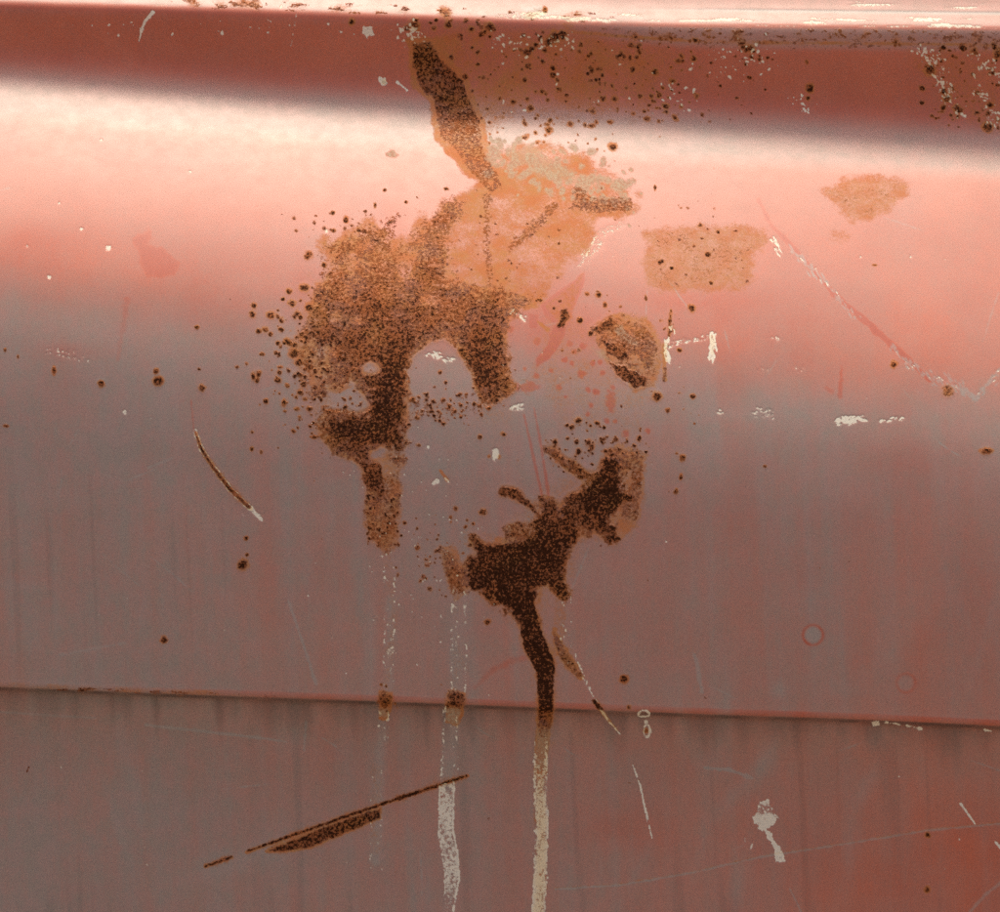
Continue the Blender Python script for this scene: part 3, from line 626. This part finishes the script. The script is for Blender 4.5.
def master_material():
    m = bpy.data.materials.new('weathered_red_paint'); m.use_nodes = True
    nt = m.node_tree; N = nt.nodes; L = nt.links
    P = N['Principled BSDF']
    geo = N.new('ShaderNodeNewGeometry')
    def attr(n):
        a = N.new('ShaderNodeAttribute'); a.attribute_name = n; return a.outputs['Fac']
    def noise(scale, detail=3, rough=.6, vec=None):
        t = N.new('ShaderNodeTexNoise'); t.inputs['Scale'].default_value = scale; t.inputs['Detail'].default_value = detail
        t.inputs['Roughness'].default_value = rough; L.new(vec or geo.outputs['Position'], t.inputs['Vector']); return t.outputs['Fac']
    def val(x): return x
    def math_(op, a, b=0.0, c=None, clamp=False):
        t = N.new('ShaderNodeMath'); t.operation = op; t.use_clamp = clamp
        for i, q in enumerate([a, b] + ([c] if c is not None else [])):
            if isinstance(q, (int, float)): t.inputs[i].default_value = q
            else: L.new(q, t.inputs[i])
        return t.outputs[0]
    def ramp(x, a, b):
        t = N.new('ShaderNodeMapRange'); t.interpolation_type = 'SMOOTHSTEP'
        L.new(x, t.inputs['Value'])
        for i, q in ((1, a), (2, b)):
            if isinstance(q, (int, float)): t.inputs[i].default_value = q
            else: L.new(q, t.inputs[i])
        return t.outputs[0]
    def mix(f, a, b):
        t = N.new('ShaderNodeMix'); t.data_type = 'RGBA'
        if isinstance(f, (int, float)): t.inputs[0].default_value = f
        else: L.new(f, t.inputs[0])
        for i, q in ((6, a), (7, b)):
            if isinstance(q, tuple): t.inputs[i].default_value = (*q, 1)
            else: L.new(q, t.inputs[i])
        return t.outputs[2]
    crust, stain, chip, buff, dust_sheen, fresh, grey, grime_shade = [attr(n) for n in names]
    big = noise(9, 4); mid = noise(60, 4); fine = noise(520, 3, .7); vfine = noise(1100, 2, .6); grit = noise(330, 4, .75)
    # streaks and fibres of the chalk film, stretched along the height
    mp = N.new('ShaderNodeMapping'); mp.inputs['Scale'].default_value = (1, 1, .12); L.new(geo.outputs['Position'], mp.inputs['Vector'])
    fib = noise(330, 3, .6, mp.outputs[0])
    base = mix(ramp(big, .3, .7), C['paint_a'], C['paint_b'])
    base = mix(math_('MULTIPLY', fresh, .75, clamp=True), base, C['deep'])
    d = math_('SUBTRACT', dust_sheen, math_('MULTIPLY', fresh, .8), clamp=True)
    d = math_('ADD', d, math_('MULTIPLY', grey, .6))
    d = math_('ADD', d, math_('MULTIPLY', math_('SUBTRACT', fine, .5), .42))
    d = math_('ADD', d, math_('MULTIPLY', math_('SUBTRACT', fib, .5), .25))
    d = math_('ADD', d, math_('MULTIPLY', math_('SUBTRACT', mid, .5), .22), clamp=True)
    chalk = mix(ramp(mid, .35, .65), C['chalk_a'], C['chalk_b'])
    col = mix(math_('MULTIPLY', d, .9), base, chalk)
    col = mix(math_('MULTIPLY', ramp(vfine, .42, .75), .30), col, C['speck'])
    gs = math_('MULTIPLY', grey, .55, clamp=True)
    col = mix(gs, col, C['smear'])
    gm_ = ramp(math_('ADD', grime_shade, math_('MULTIPLY', math_('SUBTRACT', fine, .5), .5)), .05, 1.0)
    col = mix(math_('MULTIPLY', gm_, .85), col, C['grime_shade'])
    # orange bloom
    sf = ramp(math_('ADD', stain, math_('ADD', math_('MULTIPLY', math_('SUBTRACT', grit, .5), 1.3), math_('MULTIPLY', math_('SUBTRACT', mid, .5), .7))), .12, .95)
    sf = math_('MULTIPLY', sf, ramp(stain, .02, .25))
    och = mix(ramp(mid, .35, .65), C['ochre'], C['orange'])
    col = mix(math_('MULTIPLY', sf, .85), col, och)
    bf = math_('MULTIPLY', buff, math_('ADD', .3, math_('MULTIPLY', fine, 1.2)), clamp=True)
    col = mix(bf, col, mix(ramp(grit, .4, .6), C['buff'], C['lichen']))
    # rust proper
    body = ramp(math_('ADD', crust, math_('MULTIPLY', math_('SUBTRACT', grit, .5), 2.6)), .22, .46)
    body = math_('MULTIPLY', body, ramp(crust, .03, .2))
    rustc = mix(ramp(mid, .3, .7), C['rust_a'], C['rust_b'])
    rustc = mix(math_('MULTIPLY', math_('MULTIPLY', ramp(noise(38, 3), .42, .58), ramp(crust, .85, .5)), .7), rustc, C['mauve'])
    rustc = mix(math_('MULTIPLY', ramp(noise(24, 4), .5, .66), .6), rustc, C['rust_y'])
    rustc = mix(math_('MULTIPLY', ramp(fine, .49, .6), .85), rustc, C['rust_c'])
    col = mix(math_('MULTIPLY', body, .88), col, rustc)
    thr = math_('SUBTRACT', .66, math_('MULTIPLY', crust, .205))
    gr2 = math_('ADD', math_('MULTIPLY', grit, .6), math_('MULTIPLY', fine, .4))
    dark = ramp(gr2, math_('SUBTRACT', thr, .035), math_('ADD', thr, .03))
    dark = math_('MULTIPLY', dark, ramp(crust, .2, .45))
    col = mix(math_('MULTIPLY', dark, .93), col, mix(ramp(vfine, .35, .7), C['dark_a'], C['dark_b']))
    # primer / bare flecks
    cf = ramp(math_('ADD', chip, math_('MULTIPLY', math_('SUBTRACT', grit, .5), 2.4)), .32, .72)
    cf = math_('MULTIPLY', cf, ramp(chip, .05, .3))
    pr = mix(math_('MULTIPLY', stain, .75, clamp=True), C['primer'], C['cream'])
    col = mix(math_('MULTIPLY', cf, .92), col, pr)
    L.new(col, P.inputs['Base Color'])
    rg = math_('ADD', C['rough'], math_('MULTIPLY', d, .10))
    rg = math_('ADD', rg, math_('MULTIPLY', math_('SUBTRACT', mid, .5), .12))
    rusty = math_('MAXIMUM', math_('MAXIMUM', body, math_('MULTIPLY', sf, .75)), math_('MAXIMUM', cf, bf))
    rg2 = N.new('ShaderNodeMix'); rg2.data_type = 'FLOAT'; L.new(rusty, rg2.inputs[0]); L.new(rg, rg2.inputs[2]); rg2.inputs[3].default_value = .95
    L.new(rg2.outputs[0], P.inputs['Roughness'])
    sp = N.new('ShaderNodeMix'); sp.data_type = 'FLOAT'; L.new(rusty, sp.inputs[0]); sp.inputs[2].default_value = C['spec']; sp.inputs[3].default_value = .06
    L.new(sp.outputs[0], P.inputs['Specular IOR Level'])
    hgt = math_('ADD', math_('MULTIPLY', vfine, .06), math_('MULTIPLY', math_('MULTIPLY', body, grit), 1.0))
    hgt = math_('SUBTRACT', hgt, math_('MULTIPLY', cf, .35))
    hgt = math_('ADD', hgt, math_('MULTIPLY', dark, .35))
    bp = N.new('ShaderNodeBump'); bp.inputs['Distance'].default_value = .0007; bp.inputs['Strength'].default_value = .8
    L.new(hgt, bp.inputs['Height']); L.new(bp.outputs[0], P.inputs['Normal'])
    return m

C = dict(rust_y=(.34, .13, .035), grime_shade=(.085, .052, .042), mauve=(.215, .105, .082), deep=(.42, .082, .042), paint_a=(.57, .138, .066), paint_b=(.49, .110, .052), chalk_a=(.345, .265, .23), chalk_b=(.30, .262, .22), speck=(.12, .07, .06), smear=(.40, .35, .30),
         ochre=(.44, .195, .058), orange=(.48, .16, .048), buff=(.36, .22, .135), lichen=(.42, .36, .25), rust_a=(.20, .062, .026), rust_b=(.29, .088, .030), rust_c=(.50, .155, .050),
         dark_a=(.005, .002, .0015), dark_b=(.026, .008, .004), primer=(.80, .745, .60), cream=(.80, .62, .34), rough=.47, spec=.58)
MAT = master_material()

# ------------------------------------------------------------------ the pale dusty ground the car stands on
gm = bpy.data.meshes.new('ground')
gm.from_pydata([(-60, -60, 0), (60, -60, 0), (60, 60, 0), (-60, 60, 0)], [], [(0, 1, 2, 3)])
ground = bpy.data.objects.new('ground', gm); S.collection.objects.link(ground); ground['kind'] = 'structure'
gmat = bpy.data.materials.new('dusty_ground'); gmat.use_nodes = True
gn = gmat.node_tree; gt = gn.nodes.new('ShaderNodeTexNoise'); gt.inputs['Scale'].default_value = 3; gt.inputs['Detail'].default_value = 8
gr = gn.nodes.new('ShaderNodeValToRGB'); gr.color_ramp.elements[0].color = (.17, .135, .105, 1); gr.color_ramp.elements[1].color = (.22, .18, .145, 1)
gn.links.new(gt.outputs['Fac'], gr.inputs[0]); gn.links.new(gr.outputs[0], gn.nodes['Principled BSDF'].inputs['Base Color'])
gn.nodes['Principled BSDF'].inputs['Roughness'].default_value = .9
gm.materials.append(gmat)

# ------------------------------------------------------------------ meshes
def mesh_from(name, face_mask, pos, parent, rows=None):
    """grid cells in face_mask become one mesh object that carries the masks"""
    ii, jj = np.nonzero(face_mask)
    idx = ii*NX+jj
    quads = np.stack([idx, idx+NX, idx+NX+1, idx+1], -1)
    used, inv = np.unique(quads, return_inverse=True)
    inv = inv.reshape(-1).astype(np.int32)
    me = bpy.data.meshes.new(name)
    me.vertices.add(len(used)); me.vertices.foreach_set('co', pos.reshape(-1, 3)[used].astype(np.float32).ravel())
    nf = len(quads)
    me.loops.add(nf*4); me.loops.foreach_set('vertex_index', inv)
    me.polygons.add(nf); me.polygons.foreach_set('loop_start', np.arange(nf, dtype=np.int32)*4)
    me.update(calc_edges=True)
    me.polygons.foreach_set('use_smooth', np.ones(nf, bool))
    for n in names:
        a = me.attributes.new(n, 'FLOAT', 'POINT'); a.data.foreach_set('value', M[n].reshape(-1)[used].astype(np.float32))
    me.materials.append(MAT)
    o = bpy.data.objects.new(name, me); S.collection.objects.link(o); o.parent = parent
    return o

root = bpy.data.objects.new('car_body', None); S.collection.objects.link(root)
root['label'] = 'faded red car body side with rust patches and a pressed shoulder line'
root['category'] = 'car body'

Vc = .5*(VA[1:]+VA[:-1])[:, None]; Bc = .5*(B[1:]+B[:-1])[None, :]; Sc = .5*(SM[1:]+SM[:-1])[None, :]
face_top = Vc < Bc+3
face_low = Vc > Sc+3
top = mesh_from('top_bead', face_top, POS, root)
side = mesh_from('side_panel', ~face_top & ~face_low, POS, root)
sill = mesh_from('sill_panel', face_low, POS, root)
top['label'] = 'bright rounded bead with worn edge along the top'
side['label'] = 'faded red shoulder panel with the big rust patch'
sill['label'] = 'dull lower panel below the overhanging seam'

def label_components(mask):
    lab = np.zeros(mask.shape, int); n = 0
    pts = set(zip(*[q.tolist() for q in np.nonzero(mask)]))
    comps = []
    while pts:
        p = pts.pop(); st = [p]; comp = [p]
        while st:
            i, j = st.pop()
            for q in ((i+1, j), (i-1, j), (i, j+1), (i, j-1), (i+1, j+1), (i-1, j-1), (i+1, j-1), (i-1, j+1)):
                if q in pts:
                    pts.remove(q); st.append(q); comp.append(q)
        comps.append(comp)
    comps.sort(key=len, reverse=True)
    return comps

def dilate(m, n):
    m = m.copy()
    for _ in range(n):
        k = m.copy(); k[1:] |= m[:-1]; k[:-1] |= m[1:]; k[:, 1:] |= m[:, :-1]; k[:, :-1] |= m[:, 1:]; m = k
    return m

def pieces(field, thr, relief_fn, big_name, small_name, speck_name, big_area, small_area, cap):
    f = blur(field, 1)
    msk = (f > thr) & inside
    comps = label_components(msk)
    off = relief_fn(f)
    pos = world_pos(Hp + off)
    rest = np.zeros((NY-1, NX-1), bool); cnt = 0
    rest_sill = rest.copy(); rest_top = rest.copy()
    for c in comps:
        a = np.array(c)
        fm = np.zeros((NY, NX), bool); 
        i0, j0 = a.min(0)-3; i1, j1 = a.max(0)+4
        sub = np.zeros((i1-i0, j1-j0), bool); sub[a[:, 0]-i0, a[:, 1]-j0] = True
        sub = dilate(sub, 1)
        cy, cx = a.mean(0).astype(int)
        own = top if VA[cy] < B[cx]+3 else (sill if VA[cy] > SM[cx]+3 else side)
        if len(c) >= small_area and cnt < cap:
            cnt += 1
            fm = np.zeros((NY-1, NX-1), bool)
            fm[i0:i1, j0:j1] = sub[:, :]
            mesh_from(big_name if len(c) >= big_area else small_name, fm, pos, own)
        else:
            r = rest_top if own is top else (rest_sill if own is sill else rest)
            r[i0:i1, j0:j1] |= sub
    for r, own in ((rest, side), (rest_sill, sill), (rest_top, top)):
        if r.any():
            o = mesh_from(speck_name, r, pos, own); o['kind'] = 'stuff'
    print(big_name, len(comps), cnt)

def crust_relief(f):
    h = (f-.30)*2.2
    h = np.clip(h, -.25, .28)
    return h + np.where(h > 0, 1, 0)*np.minimum(h*2, 1)*(pit*1.5*np.clip(M['crust'], 0, 1))
pieces(M['crust'], .30, crust_relief, 'rust_patch', 'rust_spot', 'rust_specks', 260, 22, 250)
def chip_relief(f):
    return np.clip((f-.42)*.6, -.12, .16) + .30*np.clip(M['chip'], 0, 1)*0
pieces(M['chip'], .42, chip_relief, 'primer_patch', 'paint_chip', 'paint_flecks', 150, 20, 200)
print('objects', len(S.objects))
